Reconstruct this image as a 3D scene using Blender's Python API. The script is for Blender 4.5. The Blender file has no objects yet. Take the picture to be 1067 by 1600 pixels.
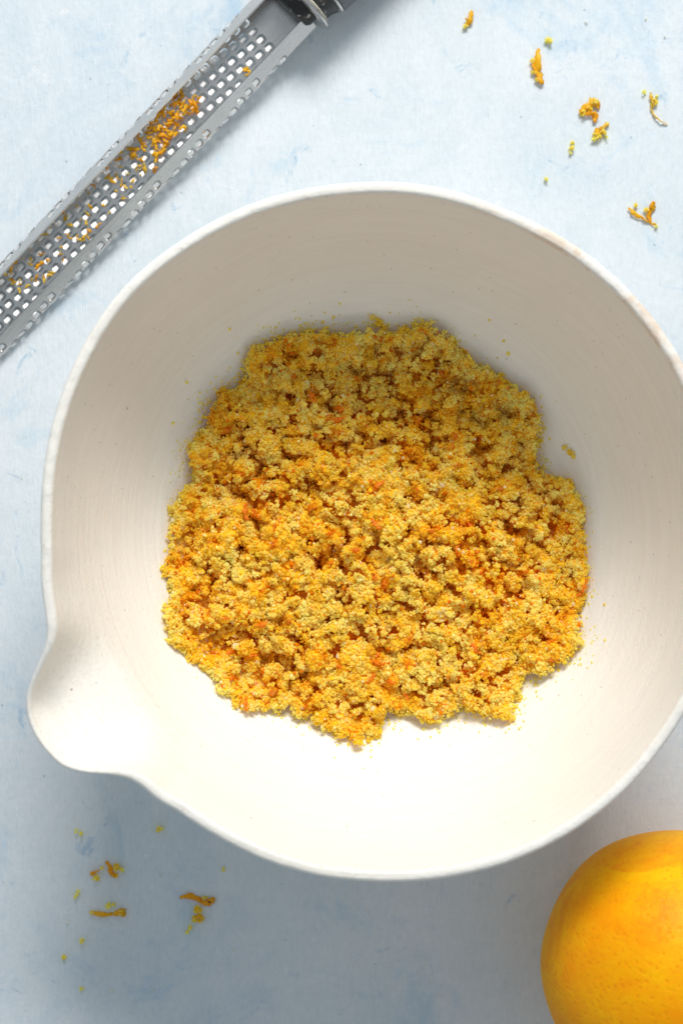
import bpy, math, random
import numpy as np
from mathutils import Vector, Matrix

random.seed(7)
rng = np.random.default_rng(11)
SC = bpy.context.scene
COL = SC.collection
K = 0.01                      # everything below is written in centimetres

# ------------------------------------------------------------------ camera
CAM_H = 75.0                  # camera height above the table, cm
FPX = 3150.0                  # focal length in photo pixels (1067 x 1600)
cam_d = bpy.data.cameras.new('camera')
cam = bpy.data.objects.new('camera', cam_d)
COL.objects.link(cam)
cam.location = (0, 0, CAM_H * K)
cam_d.sensor_fit = 'VERTICAL'
cam_d.sensor_height = 36.0
cam_d.lens = 36.0 * FPX / 1600.0
cam_d.clip_start = 0.01
cam_d.clip_end = 50
cam_d.dof.use_dof = True
cam_d.dof.focus_distance = (CAM_H - 3.6) * K
cam_d.dof.aperture_fstop = 9.0
SC.camera = cam

# ------------------------------------------------------------------ world and lamp
w = bpy.data.worlds.new('World')
SC.world = w
w.use_nodes = True
bgn = w.node_tree.nodes['Background']
bgn.inputs['Color'].default_value = (0.80, 0.91, 1.0, 1)
bgn.inputs['Strength'].default_value = 0.42

ld = bpy.data.lights.new('window_light', 'AREA')
ld.shape = 'RECTANGLE'
ld.size = 0.85
ld.size_y = 0.50
ld.energy = 41.5
ld.color = (1.0, 0.985, 0.96)
lo = bpy.data.objects.new('window_light', ld)
COL.objects.link(lo)
lo.location = (0.19, 1.475, 1.32)
lo.rotation_euler = (Vector((0.0, 0.0, 0.03)) - Vector(lo.location)).to_track_quat('-Z', 'Y').to_euler()

SC.view_settings.view_transform = 'Standard'
SC.view_settings.look = 'None'
SC.view_settings.exposure = 0.0
SC.view_settings.gamma = 1.0
SC.view_settings.use_curve_mapping = False
SC.cycles.max_bounces = 20
SC.cycles.diffuse_bounces = 16
SC.cycles.use_adaptive_sampling = True
SC.cycles.adaptive_threshold = 0.02
SC.cycles.glossy_bounces = 6
SC.cycles.transmission_bounces = 16
SC.cycles.transparent_max_bounces = 16
SC.cycles.sample_clamp_indirect = 4.0
SC.cycles.use_denoising = True
try:
    SC.cycles.denoiser = 'OPENIMAGEDENOISE'
except Exception:
    pass

# ------------------------------------------------------------------ helpers
def P(px, py, z=0.0):
    """photo pixel at height z (cm) -> world point in cm"""
    s = FPX / (CAM_H - z)
    return np.array([(px - 533.5) / s, (800.0 - py) / s, z])

def sstep(a, b, x):
    t = np.clip((np.asarray(x, float) - a) / (b - a), 0, 1)
    return t * t * (3 - 2 * t)

def mesh_from(name, verts, faces, mats=(), smooth=True, face_mat=None):
    me = bpy.data.meshes.new(name)
    v = np.asarray(verts, float) * K
    me.from_pydata(v.tolist(), [], [list(map(int, f)) for f in faces])
    for m in mats:
        me.materials.append(m)
    if smooth:
        me.polygons.foreach_set('use_smooth', [True] * len(me.polygons))
    if face_mat is not None:
        me.polygons.foreach_set('material_index', face_mat)
    me.update()
    return me

def fast_tris(name, verts, tris, mat, smooth=False):
    me = bpy.data.meshes.new(name)
    nv, nt = len(verts), len(tris)
    me.vertices.add(nv)
    me.vertices.foreach_set('co', (np.asarray(verts) * K).astype(np.float32).ravel())
    me.loops.add(nt * 3)
    me.loops.foreach_set('vertex_index', np.asarray(tris, np.int32).ravel())
    me.polygons.add(nt)
    me.polygons.foreach_set('loop_start', np.arange(0, nt * 3, 3, dtype=np.int32))
    me.polygons.foreach_set('use_smooth', np.full(nt, smooth))
    me.update(calc_edges=True)
    me.materials.append(mat)
    return me

def link(name, me, parent=None, loc=None):
    o = bpy.data.objects.new(name, me)
    COL.objects.link(o)
    if parent is not None:
        o.parent = parent
    if loc is not None:
        o.location = Vector(np.asarray(loc) * K)
    return o

def tag(o, label=None, cat=None, group=None, kind=None):
    if label: o['label'] = label
    if cat: o['category'] = cat
    if group: o['group'] = group
    if kind: o['kind'] = kind
    return o

def empty(name, loc=(0, 0, 0), mat=None):
    o = bpy.data.objects.new(name, None)
    COL.objects.link(o)
    o.empty_display_size = 0.01
    if mat is not None:
        o.matrix_world = mat
    else:
        o.location = Vector(np.asarray(loc, float) * K)
    return o

class NT:
    def __init__(s, name):
        s.m = bpy.data.materials.new(name)
        s.m.use_nodes = True
        s.t = s.m.node_tree
        s.b = s.t.nodes['Principled BSDF']
        s.out = s.t.nodes['Material Output']
    def n(s, typ, **kw):
        nd = s.t.nodes.new(typ)
        for k, v in kw.items():
            if k.startswith('i_'):
                key = k[2:]
                key = int(key) if key.isdigit() else key.replace('_', ' ')
                nd.inputs[key].default_value = v
            else:
                setattr(nd, k, v)
        return nd
    def l(s, a, b): s.t.links.new(a, b)
    def coord(s, scale=(1, 1, 1), out='Object'):
        c = s.n('ShaderNodeTexCoord'); mp = s.n('ShaderNodeMapping')
        mp.inputs['Scale'].default_value = scale
        s.l(c.outputs[out], mp.inputs['Vector'])
        return mp.outputs['Vector']
    def noise(s, vec, scale, detail=4, rough=0.55, dist=0.0):
        nd = s.n('ShaderNodeTexNoise')
        nd.inputs['Scale'].default_value = scale
        nd.inputs['Detail'].default_value = detail
        nd.inputs['Roughness'].default_value = rough
        nd.inputs['Distortion'].default_value = dist
        s.l(vec, nd.inputs['Vector'])
        return nd.outputs['Fac']
    def ramp(s, fac, stops):
        r = s.n('ShaderNodeValToRGB')
        e = r.color_ramp.elements
        while len(e) < len(stops): e.new(0.5)
        for i, (p, c) in enumerate(stops):
            e[i].position = p
            e[i].color = (c, c, c, 1) if isinstance(c, (int, float)) else (*c, 1)
        s.l(fac, r.inputs['Fac'])
        return r.outputs['Color']
    def mix(s, fac, a, b, mode='MIX'):
        m = s.n('ShaderNodeMix', data_type='RGBA', blend_type=mode)
        for sock, val in ((m.inputs[0], fac), (m.inputs[6], a), (m.inputs[7], b)):
            if hasattr(val, 'is_linked') or hasattr(val, 'links'):
                s.l(val, sock)
            elif isinstance(val, (int, float)):
                sock.default_value = val
            else:
                sock.default_value = (*val, 1)
        return m.outputs[2]
    def math(s, op, a, b=0.0):
        m = s.n('ShaderNodeMath', operation=op)
        for sock, val in ((m.inputs[0], a), (m.inputs[1], b)):
            if isinstance(val, (int, float)): sock.default_value = val
            else: s.l(val, sock)
        return m.outputs[0]
    def bump(s, h, strength, dist):
        b = s.n('ShaderNodeBump')
        b.inputs['Strength'].default_value = strength
        b.inputs['Distance'].default_value = dist
        s.l(h, b.inputs['Height'])
        return b
    def set(s, **kw):
        for k, v in kw.items():
            sock = s.b.inputs[k.replace('_', ' ')]
            if hasattr(v, 'links'): s.l(v, sock)
            elif isinstance(v, tuple) and len(v) == 3: sock.default_value = (*v, 1) if sock.type == 'RGBA' else v
            else: sock.default_value = v

# ------------------------------------------------------------------ materials
def mat_table():
    m = NT('painted_plaster_blue')
    v = m.coord()
    big = m.noise(v, 5.5, 5, 0.6, 0.6)
    mid = m.noise(v, 28, 6, 0.65, 0.8)
    fine = m.noise(m.coord((1, 0.22, 1)), 900, 3, 0.6)
    fine2 = m.noise(v, 420, 4, 0.7)
    brush = m.noise(m.coord((1.0, 0.30, 1)), 60, 6, 0.7, 0.4)
    c = m.mix(m.ramp(big, [(0.32, 0.0), (0.68, 1.0)]), (0.610, 0.695, 0.755), (0.755, 0.797, 0.820))
    c = m.mix(m.math('MULTIPLY', m.ramp(mid, [(0.42, 0.0), (0.66, 1.0)]), 0.45), c, (0.80, 0.83, 0.85))
    c = m.mix(m.math('MULTIPLY', m.ramp(brush, [(0.50, 0.0), (0.72, 1.0)]), 0.40), c, (0.78, 0.82, 0.85))
    # small stains where the blue undercoat shows
    st = m.noise(v, 17, 8, 0.72, 1.2)
    c = m.mix(m.math('MULTIPLY', m.ramp(st, [(0.55, 0.0), (0.72, 1.0)]), 0.55), c, (0.33, 0.55, 0.74))
    st2 = m.noise(m.coord((1, 1, 1)), 75, 7, 0.75, 1.0)
    c = m.mix(m.math('MULTIPLY', m.ramp(st2, [(0.61, 0.0), (0.69, 1.0)]), 0.55), c, (0.25, 0.45, 0.64))
    c = m.mix(m.math('MULTIPLY', m.ramp(st2, [(0.30, 1.0), (0.38, 0.0)]), 0.6), c, (0.90, 0.90, 0.90))
    stk = m.noise(m.coord((1, 0.16, 1)), 210, 6, 0.75, 0.5)
    c = m.mix(m.math('MULTIPLY', m.ramp(stk, [(0.56, 0.0), (0.74, 1.0)]), 0.24), c, (0.40, 0.55, 0.67))
    pit = m.noise(v, 330, 5, 0.8, 0.8)
    c = m.mix(m.math('MULTIPLY', m.ramp(pit, [(0.64, 0.0), (0.72, 1.0)]), 0.45), c, (0.30, 0.44, 0.56))
    # pin-prick specks
    vo = m.n('ShaderNodeTexVoronoi'); vo.inputs['Scale'].default_value = 120
    m.l(v, vo.inputs['Vector'])
    sp = m.ramp(vo.outputs['Distance'], [(0.035, 1.0), (0.075, 0.0)])
    cc = m.n('ShaderNodeSeparateColor'); m.l(vo.outputs['Color'], cc.inputs['Color'])
    spk = m.math('MULTIPLY', sp, m.math('GREATER_THAN', cc.outputs[0], 0.70))
    c = m.mix(m.math('MULTIPLY', spk, 0.55), c, (0.22, 0.33, 0.43))
    g = m.math('ADD', m.math('MULTIPLY', fine, 0.5), m.math('MULTIPLY', fine2, 0.5))
    c = m.mix(0.20, c, m.ramp(g, [(0.35, 0.55), (0.65, 1.0)]), 'MULTIPLY')
    h = m.math('ADD', m.math('MULTIPLY', g, 0.35), m.math('ADD', m.math('MULTIPLY', brush, 0.8), m.math('MULTIPLY', mid, 0.6)))
    b = m.bump(h, 0.5, 0.0014)
    m.set(Base_Color=c, Roughness=0.62, Normal=b.outputs['Normal'])
    m.b.inputs['Specular IOR Level'].default_value = 0.3
    return m.m

def mat_bowl(rim=False):
    m = NT('matte_white_stoneware_rim' if rim else 'matte_white_stoneware')
    c0 = m.n('ShaderNodeTexCoord')
    v = c0.outputs['Object']
    sx = m.n('ShaderNodeSeparateXYZ'); m.l(v, sx.inputs[0])
    cloud = m.noise(v, 22, 5, 0.6, 0.3)
    c = m.mix(m.ramp(cloud, [(0.35, 0.0), (0.7, 1.0)]), (0.880, 0.838, 0.760), (0.905, 0.868, 0.802))
    # throwing rings: noise that depends on height / radius only, slightly warped
    rad = m.math('SQRT', m.math('ADD', m.math('MULTIPLY', sx.outputs[0], sx.outputs[0]), m.math('MULTIPLY', sx.outputs[1], sx.outputs[1])))
    cb = m.n('ShaderNodeCombineXYZ')
    m.l(rad, cb.inputs[0]); m.l(sx.outputs[2], cb.inputs[1])
    m.l(m.math('MULTIPLY', m.noise(v, 9, 2), 0.02), cb.inputs[2])
    ring = m.noise(cb.outputs[0], 430, 4, 0.65)
    c = m.mix(m.math('MULTIPLY', m.ramp(ring, [(0.35, 1.0), (0.62, 0.0)]), 0.20), c, (0.74, 0.70, 0.62))
    # little iron specks in the clay
    for sc, thr, rr, col in ((95, 0.90, 0.055, (0.20, 0.13, 0.08)), (260, 0.70, 0.11, (0.36, 0.30, 0.24))):
        vo = m.n('ShaderNodeTexVoronoi'); vo.inputs['Scale'].default_value = sc
        m.l(v, vo.inputs['Vector'])
        sp = m.ramp(vo.outputs['Distance'], [(rr * 0.5, 1.0), (rr, 0.0)])
        cc = m.n('ShaderNodeSeparateColor'); m.l(vo.outputs['Color'], cc.inputs['Color'])
        c = m.mix(m.math('MULTIPLY', m.math('MULTIPLY', sp, m.math('GREATER_THAN', cc.outputs[1], thr)), 0.6), c, col)
    if rim:
        # bare tan clay worn through the glaze round one stretch of the lip
        ang = m.math('ARCTAN2', sx.outputs[1], sx.outputs[0])
        dev = m.math('ABSOLUTE', m.math('SUBTRACT', ang, 0.80))
        msk = m.ramp(dev, [(0.10, 1.0), (0.62, 0.0)])
        wear = m.ramp(m.noise(v, 90, 6, 0.7, 0.5), [(0.44, 0.0), (0.60, 1.0)])
        c = m.mix(m.math('MULTIPLY', m.math('MULTIPLY', msk, wear), 0.75), c, (0.70, 0.50, 0.34))
        dots = m.ramp(m.noise(v, 420, 3, 0.7), [(0.60, 0.0), (0.68, 1.0)])
        c = m.mix(m.math('MULTIPLY', dots, 0.22), c, (0.55, 0.45, 0.36))
    fine = m.noise(v, 700, 3, 0.6)
    h = m.math('ADD', m.math('MULTIPLY', ring, 0.6), m.math('MULTIPLY', fine, 0.35))
    b = m.bump(h, 0.55 if not rim else 0.7, 0.0009)
    m.set(Base_Color=c, Roughness=0.60, Normal=b.outputs['Normal'])
    m.b.inputs['Specular IOR Level'].default_value = 0.32
    return m.m

def mat_sugar():
    m = NT('moist_orange_sugar')
    at = m.n('ShaderNodeAttribute', attribute_name='tint')
    m.set(Base_Color=at.outputs['Color'], Roughness=0.16)
    m.b.inputs['Specular IOR Level'].default_value = 0.40
    tr = m.n('ShaderNodeBsdfTranslucent')
    m.l(at.outputs['Color'], tr.inputs['Color'])
    mx = m.n('ShaderNodeMixShader'); mx.inputs[0].default_value = 0.25
    m.l(m.b.outputs[0], mx.inputs[1]); m.l(tr.outputs[0], mx.inputs[2])
    # the crystals are clear: part of the light goes straight through and picks up the syrup's colour
    cl = m.n('ShaderNodeBsdfTransparent'); m.l(at.outputs['Color'], cl.inputs['Color'])
    m2 = m.n('ShaderNodeMixShader'); m2.inputs[0].default_value = 0.42
    m.l(mx.outputs[0], m2.inputs[1]); m.l(cl.outputs[0], m2.inputs[2])
    m.l(m2.outputs[0], m.out.inputs['Surface'])
    return m.m

def mat_packed():
    m = NT('packed_orange_sugar')
    at = m.n('ShaderNodeAttribute', attribute_name='tint')
    m.set(Base_Color=at.outputs['Color'], Roughness=0.5)
    m.b.inputs['Specular IOR Level'].default_value = 0.2
    return m.m

def mat_zest(name, a, b):
    m = NT(name)
    v = m.coord()
    n = m.noise(v, 700, 4, 0.7)
    c = m.mix(m.ramp(n, [(0.35, 0.0), (0.65, 1.0)]), a, b)
    m.set(Base_Color=c, Roughness=0.38, Normal=m.bump(m.noise(v, 1800, 3), 0.6, 0.0004).outputs['Normal'])
    tr = m.n('ShaderNodeBsdfTranslucent'); m.l(c, tr.inputs['Color'])
    mx = m.n('ShaderNodeMixShader'); mx.inputs[0].default_value = 0.45
    m.l(m.b.outputs[0], mx.inputs[1]); m.l(tr.outputs[0], mx.inputs[2])
    m.l(mx.outputs[0], m.out.inputs['Surface'])
    return m.m

def mat_crystal():
    m = NT('clear_sugar_crystal')
    m.set(Base_Color=(0.95, 0.94, 0.86), Roughness=0.2)
    cl = m.n('ShaderNodeBsdfTransparent'); cl.inputs['Color'].default_value = (0.96, 0.96, 0.92, 1)
    m2 = m.n('ShaderNodeMixShader'); m2.inputs[0].default_value = 0.62
    m.l(m.b.outputs[0], m2.inputs[1]); m.l(cl.outputs[0], m2.inputs[2])
    m.l(m2.outputs[0], m.out.inputs['Surface'])
    return m.m

def mat_steel(name, base, rough, brush=True):
    m = NT(name)
    v = m.coord((0.06, 1.0, 1.0))
    n = m.noise(v, 900, 4, 0.7)
    sm = m.noise(m.coord(), 60, 5, 0.7)
    c = m.mix(m.math('MULTIPLY', m.ramp(sm, [(0.35, 0.0), (0.72, 1.0)]), 0.35), base, tuple(x * 0.72 for x in base))
    r = m.n('ShaderNodeMapRange'); r.inputs['To Min'].default_value = rough * 0.7; r.inputs['To Max'].default_value = rough * 1.4
    m.l(n, r.inputs['Value'])
    m.set(Base_Color=c, Metallic=1.0, Roughness=r.outputs[0])
    if brush:
        m.set(Normal=m.bump(n, 0.10, 0.0003).outputs['Normal'])
    return m.m

def mat_plain(name, base, rough, bump=0.0, scale=300, metallic=0.0, spots=None):
    m = NT(name)
    v = m.coord()
    n = m.noise(v, scale, 5, 0.7)
    c = m.mix(0.35, base, m.ramp(n, [(0.3, 0.55), (0.7, 1.0)]), 'MULTIPLY')
    if spots:
        s = m.ramp(m.noise(v, 380, 5, 0.75, 0.6), [(0.60, 0.0), (0.64, 1.0)])
        c = m.mix(m.math('MULTIPLY', s, 0.85), c, spots)
    m.set(Base_Color=c, Roughness=rough, Metallic=metallic)
    if bump: m.set(Normal=m.bump(n, bump, 0.0006).outputs['Normal'])
    return m.m

def mat_orange():
    m = NT('orange_peel')
    v = m.coord()
    big = m.noise(v, 26, 4, 0.6, 0.5)
    sm = m.noise(v, 75, 5, 0.65, 0.6)
    c = m.mix(m.ramp(big, [(0.36, 0.0), (0.68, 1.0)]), (0.97, 0.34, 0.0), (0.99, 0.52, 0.0))
    c = m.mix(m.math('MULTIPLY', m.ramp(sm, [(0.46, 0.0), (0.70, 1.0)]), 0.35), c, (0.99, 0.55, 0.002))
    bl = m.noise(v, 34, 6, 0.7, 1.1)
    c = m.mix(m.math('MULTIPLY', m.ramp(bl, [(0.52, 0.0), (0.70, 1.0)]), 0.85), c, (0.88, 0.24, 0.002))
    vo = m.n('ShaderNodeTexVoronoi'); vo.inputs['Scale'].default_value = 430
    wv = m.n('ShaderNodeVectorMath', operation='ADD')
    nn = m.n('ShaderNodeTexNoise'); nn.inputs['Scale'].default_value = 180
    m.l(v, nn.inputs['Vector'])
    sc = m.n('ShaderNodeVectorMath', operation='SCALE'); sc.inputs['Scale'].default_value = 0.002
    m.l(nn.outputs['Color'], sc.inputs[0]); m.l(v, wv.inputs[0]); m.l(sc.outputs[0], wv.inputs[1])
    m.l(wv.outputs[0], vo.inputs['Vector'])
    pore = m.ramp(vo.outputs['Distance'], [(0.05, 0.0), (0.42, 1.0)])
    c = m.mix(m.math('MULTIPLY', m.ramp(vo.outputs['Distance'], [(0.08, 1.0), (0.38, 0.0)]), 0.50), c, (0.84, 0.27, 0.0))
    fine = m.noise(v, 900, 3, 0.7)
    c = m.mix(m.math('MULTIPLY', m.ramp(m.noise(v, 520, 4, 0.75), [(0.45, 0.0), (0.7, 1.0)]), 0.30), c, (0.88, 0.26, 0.0))
    h = m.math('ADD', m.math('MULTIPLY', pore, 0.5), m.math('ADD', m.math('MULTIPLY', sm, 1.2), m.math('MULTIPLY', fine, 0.25)))
    m.set(Base_Color=c, Roughness=0.5, Normal=m.bump(h, 0.30, 0.0007).outputs['Normal'])
    m.b.inputs['Specular IOR Level'].default_value = 0.14
    m.b.inputs['Subsurface Weight'].default_value = 0.2
    m.b.inputs['Subsurface Radius'].default_value = (0.006, 0.002, 0.0004)
    m.b.inputs['Subsurface Scale'].default_value = 0.5
    return m.m

M_TABLE = mat_table()
M_BOWL, M_RIM = mat_bowl(), mat_bowl(True)
M_SUGAR, M_PACKED = mat_sugar(), mat_packed()
M_ZEST = mat_zest('orange_zest', (1.0, 0.57, 0.006), (1.0, 0.72, 0.03))
M_ZESTD = mat_zest('deep_orange_zest', (1.0, 0.47, 0.004), (1.0, 0.62, 0.015))
M_ZESTH = mat_zest('wet_orange_zest', (0.97, 0.27, 0.003), (0.99, 0.40, 0.008))
M_ZESTY = mat_zest('yellow_zest', (0.99, 0.66, 0.04), (0.99, 0.80, 0.14))
M_CRYSTAL = mat_crystal()
M_STEEL = mat_steel('brushed_steel', (0.66, 0.64, 0.62), 0.26)
M_TOOTH = mat_steel('tooth_glint_steel', (0.96, 0.95, 0.94), 0.55, False)  # whiter than the blade's steel: the teeth's glint is put into the colour
M_HANDLE = mat_plain('dark_grey_handle', (0.10, 0.105, 0.12), 0.30, 0.05, 500)
M_BLACK = mat_plain('black_rubber', (0.012, 0.011, 0.011), 0.30, 0.15, 300, spots=(0.55, 0.52, 0.47))
M_CREAM = mat_plain('worn_cream_seal', (0.62, 0.58, 0.48), 0.5, 0.2, 500, spots=(0.12, 0.10, 0.08))
M_ORANGE = mat_orange()

# ------------------------------------------------------------------ table
def build_table():
    # gently uneven painted board, far larger than the frame
    n = 60
    xs = np.concatenate([np.linspace(-120, -30, 8), np.linspace(-28, 28, n), np.linspace(30, 120, 8)])
    V = [(x, y, 0) for y in xs for x in xs]
    L = len(xs)
    F = [(j * L + i, j * L + i + 1, (j + 1) * L + i + 1, (j + 1) * L + i) for j in range(L - 1) for i in range(L - 1)]
    o = link('tabletop', mesh_from('tabletop', V, F, [M_TABLE]))
    tag(o, 'pale blue painted tabletop with brushed white and blue mottling', 'tabletop', kind='structure')
build_table()

# ------------------------------------------------------------------ bowl
RIM_Z = 10.0
BC = P(600, 831, RIM_Z)[:2]                 # bowl axis in cm
RIM_PX = [(65, 800), (68, 740), (78, 680), (103, 600), (118, 565), (141, 522), (184, 460), (230, 414), (279, 380), (350, 337),
          (410, 313), (470, 297), (530, 288), (590, 285), (650, 286), (709, 299), (767, 318), (806, 335), (869, 365), (924, 402),
          (982, 453), (1021, 500), (1053, 543), (1069, 575), (1098, 640), (1118, 710), (1131, 790), (1133, 870), (1125, 950), (1105, 1035),
          (1068, 1118), (1007, 1200), (969, 1242), (936, 1270), (893, 1299), (851, 1323), (809, 1342), (767, 1356), (700, 1371),
          (640, 1377), (580, 1377), (520, 1371), (460, 1360), (400, 1337), (328, 1298), (262, 1255)]
R_CORE = 11.05
def polar_table(pts, c, z):
    a, r = [], []
    for p in pts:
        q = P(p[0], p[1], z)[:2] - c
        a.append(math.atan2(q[1], q[0])); r.append(math.hypot(*q))
    o = np.argsort(a)
    return np.array(a)[o], np.array(r)[o]
_ra, _rr = polar_table(RIM_PX, BC, RIM_Z - 0.25)
SPOUT_PX = [(68, 880), (71, 930), (77, 962), (79, 984), (77, 1006), (64, 1035), (49, 1062), (39, 1091), (39, 1117), (49, 1144), (71, 1176), (95, 1198), (128, 1207),
            (164, 1206), (197, 1208), (223, 1222), (262, 1255)]
_sa, _sr = polar_table(SPOUT_PX, BC, RIM_Z - 0.9)
_sa = np.where(_sa > 0, _sa, _sa + 2 * math.pi)      # spout sits around 205..225 degrees
_so = np.argsort(_sa); _sa, _sr = _sa[_so], _sr[_so]

def periodic(a, aa, rr):
    return np.interp(a, np.concatenate([aa - 2 * math.pi, aa, aa + 2 * math.pi]), np.tile(rr, 3))
def smooth1(x, k):
    ker = np.hanning(k + 2)[1:-1]; ker /= ker.sum()
    n = len(x); return np.convolve(np.tile(x, 3), ker, 'same')[n:2 * n]

NA = 720
ANG = np.linspace(0, 2 * math.pi, NA, endpoint=False)
R_RIM = smooth1(periodic(np.where(ANG > math.pi, ANG - 2 * math.pi, ANG), _ra, _rr), 45)
sp_full = np.where((ANG > _sa[0]) & (ANG < _sa[-1]), np.interp(ANG, _sa, _sr), R_RIM)
SP = 1.10 * smooth1(np.maximum(sp_full - R_RIM, 0), 13)          # how far the spout sticks out
SPN = SP / SP.max()

# inner profile (radius, height) of the round part, radius scaled to the rim of each direction
PROF = np.array([(0, 0.90), (1.5, 0.92), (3.0, 1.0), (4.6, 1.25), (6.0, 1.70), (7.2, 2.32), (8.2, 3.12), (9.05, 4.15), (9.75, 5.4),
                 (10.25, 6.7), (10.60, 8.0), (10.82, 9.1), (10.95, 9.7)])
def bowl_z(r):
    return np.interp(r, PROF[:, 0], PROF[:, 1])

def build_bowl():
    # dense inner profile
    s = np.linspace(0, 1, 60)
    d = np.concatenate([[0], np.cumsum(np.hypot(*np.diff(PROF, axis=0).T))]); d /= d[-1]
    pr, pz = np.interp(s, d, PROF[:, 0]), np.interp(s, d, PROF[:, 1])
    k = np.ones(5) / 5
    pz[2:-2] = np.convolve(pz, k, 'valid'); pr[2:-2] = np.convolve(pr, k, 'valid')
    rings = []                     # each: (r array, z array, kind) kind 0 body, 1 rim
    TH = 0.42
    wob = 0.05 * np.sin(3 * ANG + 1.0) + 0.04 * np.sin(5 * ANG + 0.3)
    def spout_w(z): return sstep(5.8, 9.9, z) ** 1.25
    dip = 0.75 * SPN ** 1.2                              # the lip of the spout drops a little
    for r, z in zip(pr[1:], pz[1:]):
        f = sstep(5.0, 10.95, r)
        sw = spout_w(z)
        rr = r * (1 - f) + f * r * ((R_RIM - TH) / 10.95) + SP * sw
        rings.append((rr, z + (wob - dip) * sw, 0))
    # rim: half-round lip, thinner at the spout
    zt = 9.7
    th = TH * (1 - 0.45 * SPN)
    rin = rings[-1][0]
    rr_ = np.random.default_rng(61)
    rough_r = smooth1(rr_.normal(0, 0.010, NA), 5) + smooth1(rr_.normal(0, 0.03, NA), 31)
    rough_z = smooth1(rr_.normal(0, 0.012, NA), 5) + smooth1(rr_.normal(0, 0.035, NA), 31)
    for a in np.linspace(0, math.pi, 13)[1:]:
        ca, sa = math.cos(a), math.sin(a)
        e = 0.7
        px_ = -math.copysign(abs(ca) ** e, ca)
        pz_ = abs(sa) ** 0.85
        rings.append((rin + th * 0.5 * (1 + px_) + rough_r * pz_, zt + wob - dip - 0.08 * SPN + (0.30 + rough_z) * pz_, 1))
    # outside going down
    rout = rings[-1][0]
    for r, z in zip(pr[::-1][2::2], pz[::-1][2::2]):
        if r < 5.2: break
        f = sstep(5.0, 10.95, r)
        sw = spout_w(z)
        rr = r * (1 - f) + f * r * ((R_RIM - TH) / 10.95) + SP * sw + 0.44 + 0.25 * (1 - f)
        rings.append((np.minimum(rr, rout), z - 0.38 * (1 - sstep(7, 9.7, z)) + (wob - dip) * sw, 0))
    zlast = rings[-1][1]
    for rr, zz in ((5.3, 0.65), (5.2, 0.30), (5.1, 0.02), (4.7, 0.0), (4.6, 0.25), (0.6, 0.3)):
        rings.append((np.full(NA, rr), np.full(NA, zz), 0))
    V = [(0, 0, float(pz[0]))]
    ca, sa = np.cos(ANG), np.sin(ANG)
    for rr, zz, _ in rings:
        V += list(zip(rr * ca, rr * sa, np.broadcast_to(zz, (NA,))))
    V = np.array(V)
    faces, part = [], []
    for i in range(NA):
        faces.append((0, 1 + i, 1 + (i + 1) % NA)); part.append('body')
    spm = SPN > 0.04
    nin = len(pr) - 1
    for j in range(len(rings) - 1):
        a0, b0 = 1 + j * NA, 1 + (j + 1) * NA
        k1 = rings[j + 1][2]
        for i in range(NA):
            i2 = (i + 1) % NA
            faces.append((a0 + i, b0 + i, b0 + i2, a0 + i2))
            zc = V[a0 + i][2]
            if spm[i] and spm[i2] and zc > 5.2:
                part.append('spout')
            else:
                part.append('rim' if k1 else 'body')
    # normals of the whole so that the parts join without a seam
    nrm = np.zeros_like(V)
    for f in faces:
        n = np.cross(V[f[1]] - V[f[0]], V[f[2]] - V[f[0]])
        if len(f) == 4:
            n = n + np.cross(V[f[2]] - V[f[0]], V[f[3]] - V[f[0]])
        for q in f: nrm[q] += n
    nrm /= np.linalg.norm(nrm, axis=1)[:, None] + 1e-12
    root = empty('mixing_bowl', (BC[0], BC[1], 0))
    tag(root, 'large white stoneware mixing bowl with a pouring spout, holding the orange sugar', 'bowl')
    for pn, mt in (('body', M_BOWL), ('rim', M_RIM), ('spout', M_RIM)):
        fs = [f for f, q in zip(faces, part) if q == pn]
        used = sorted({q for f in fs for q in f})
        mp = {q: i for i, q in enumerate(used)}
        me = mesh_from(pn, V[used], [[mp[q] for q in f] for f in fs], [mt])
        me.normals_split_custom_set_from_vertices([Vector(nrm[q]) for q in used])
        link(pn, me, root)
    return root
build_bowl()

def on_bowl(px, py):
    """point of the bowl's inner surface seen at that pixel"""
    z = 3.0
    for _ in range(25):
        p = P(px, py, z)
        z = 0.5 * z + 0.5 * float(bowl_z(min(10.9, math.hypot(p[0] - BC[0], p[1] - BC[1]) * 10.98 / 11.0)))
    return P(px, py, z)

# ------------------------------------------------------------------ sugar grains
_t = (1 + 5 ** 0.5) / 2
ICO_V = np.array([(-1, _t, 0), (1, _t, 0), (-1, -_t, 0), (1, -_t, 0), (0, -1, _t), (0, 1, _t), (0, -1, -_t), (0, 1, -_t), (_t, 0, -1), (_t, 0, 1), (-_t, 0, -1), (-_t, 0, 1)])
ICO_V /= np.linalg.norm(ICO_V[0])
ICO_F = np.array([(0, 11, 5), (0, 5, 1), (0, 1, 7), (0, 7, 10), (0, 10, 11), (1, 5, 9), (5, 11, 4), (11, 10, 2), (10, 7, 6), (7, 1, 8),
                  (3, 9, 4), (3, 4, 2), (3, 2, 6), (3, 6, 8), (3, 8, 9), (4, 9, 5), (2, 4, 11), (6, 2, 10), (8, 6, 7), (9, 8, 1)])

def rand_rot(n):
    q = rng.normal(size=(n, 4)); q /= np.linalg.norm(q, axis=1)[:, None]
    w_, x, y, z = q.T
    return np.stack([np.stack([1 - 2 * (y * y + z * z), 2 * (x * y - z * w_), 2 * (x * z + y * w_)], -1),
                     np.stack([2 * (x * y + z * w_), 1 - 2 * (x * x + z * z), 2 * (y * z - x * w_)], -1),
                     np.stack([2 * (x * z - y * w_), 2 * (y * z + x * w_), 1 - 2 * (x * x + y * y)], -1)], 1)

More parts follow.
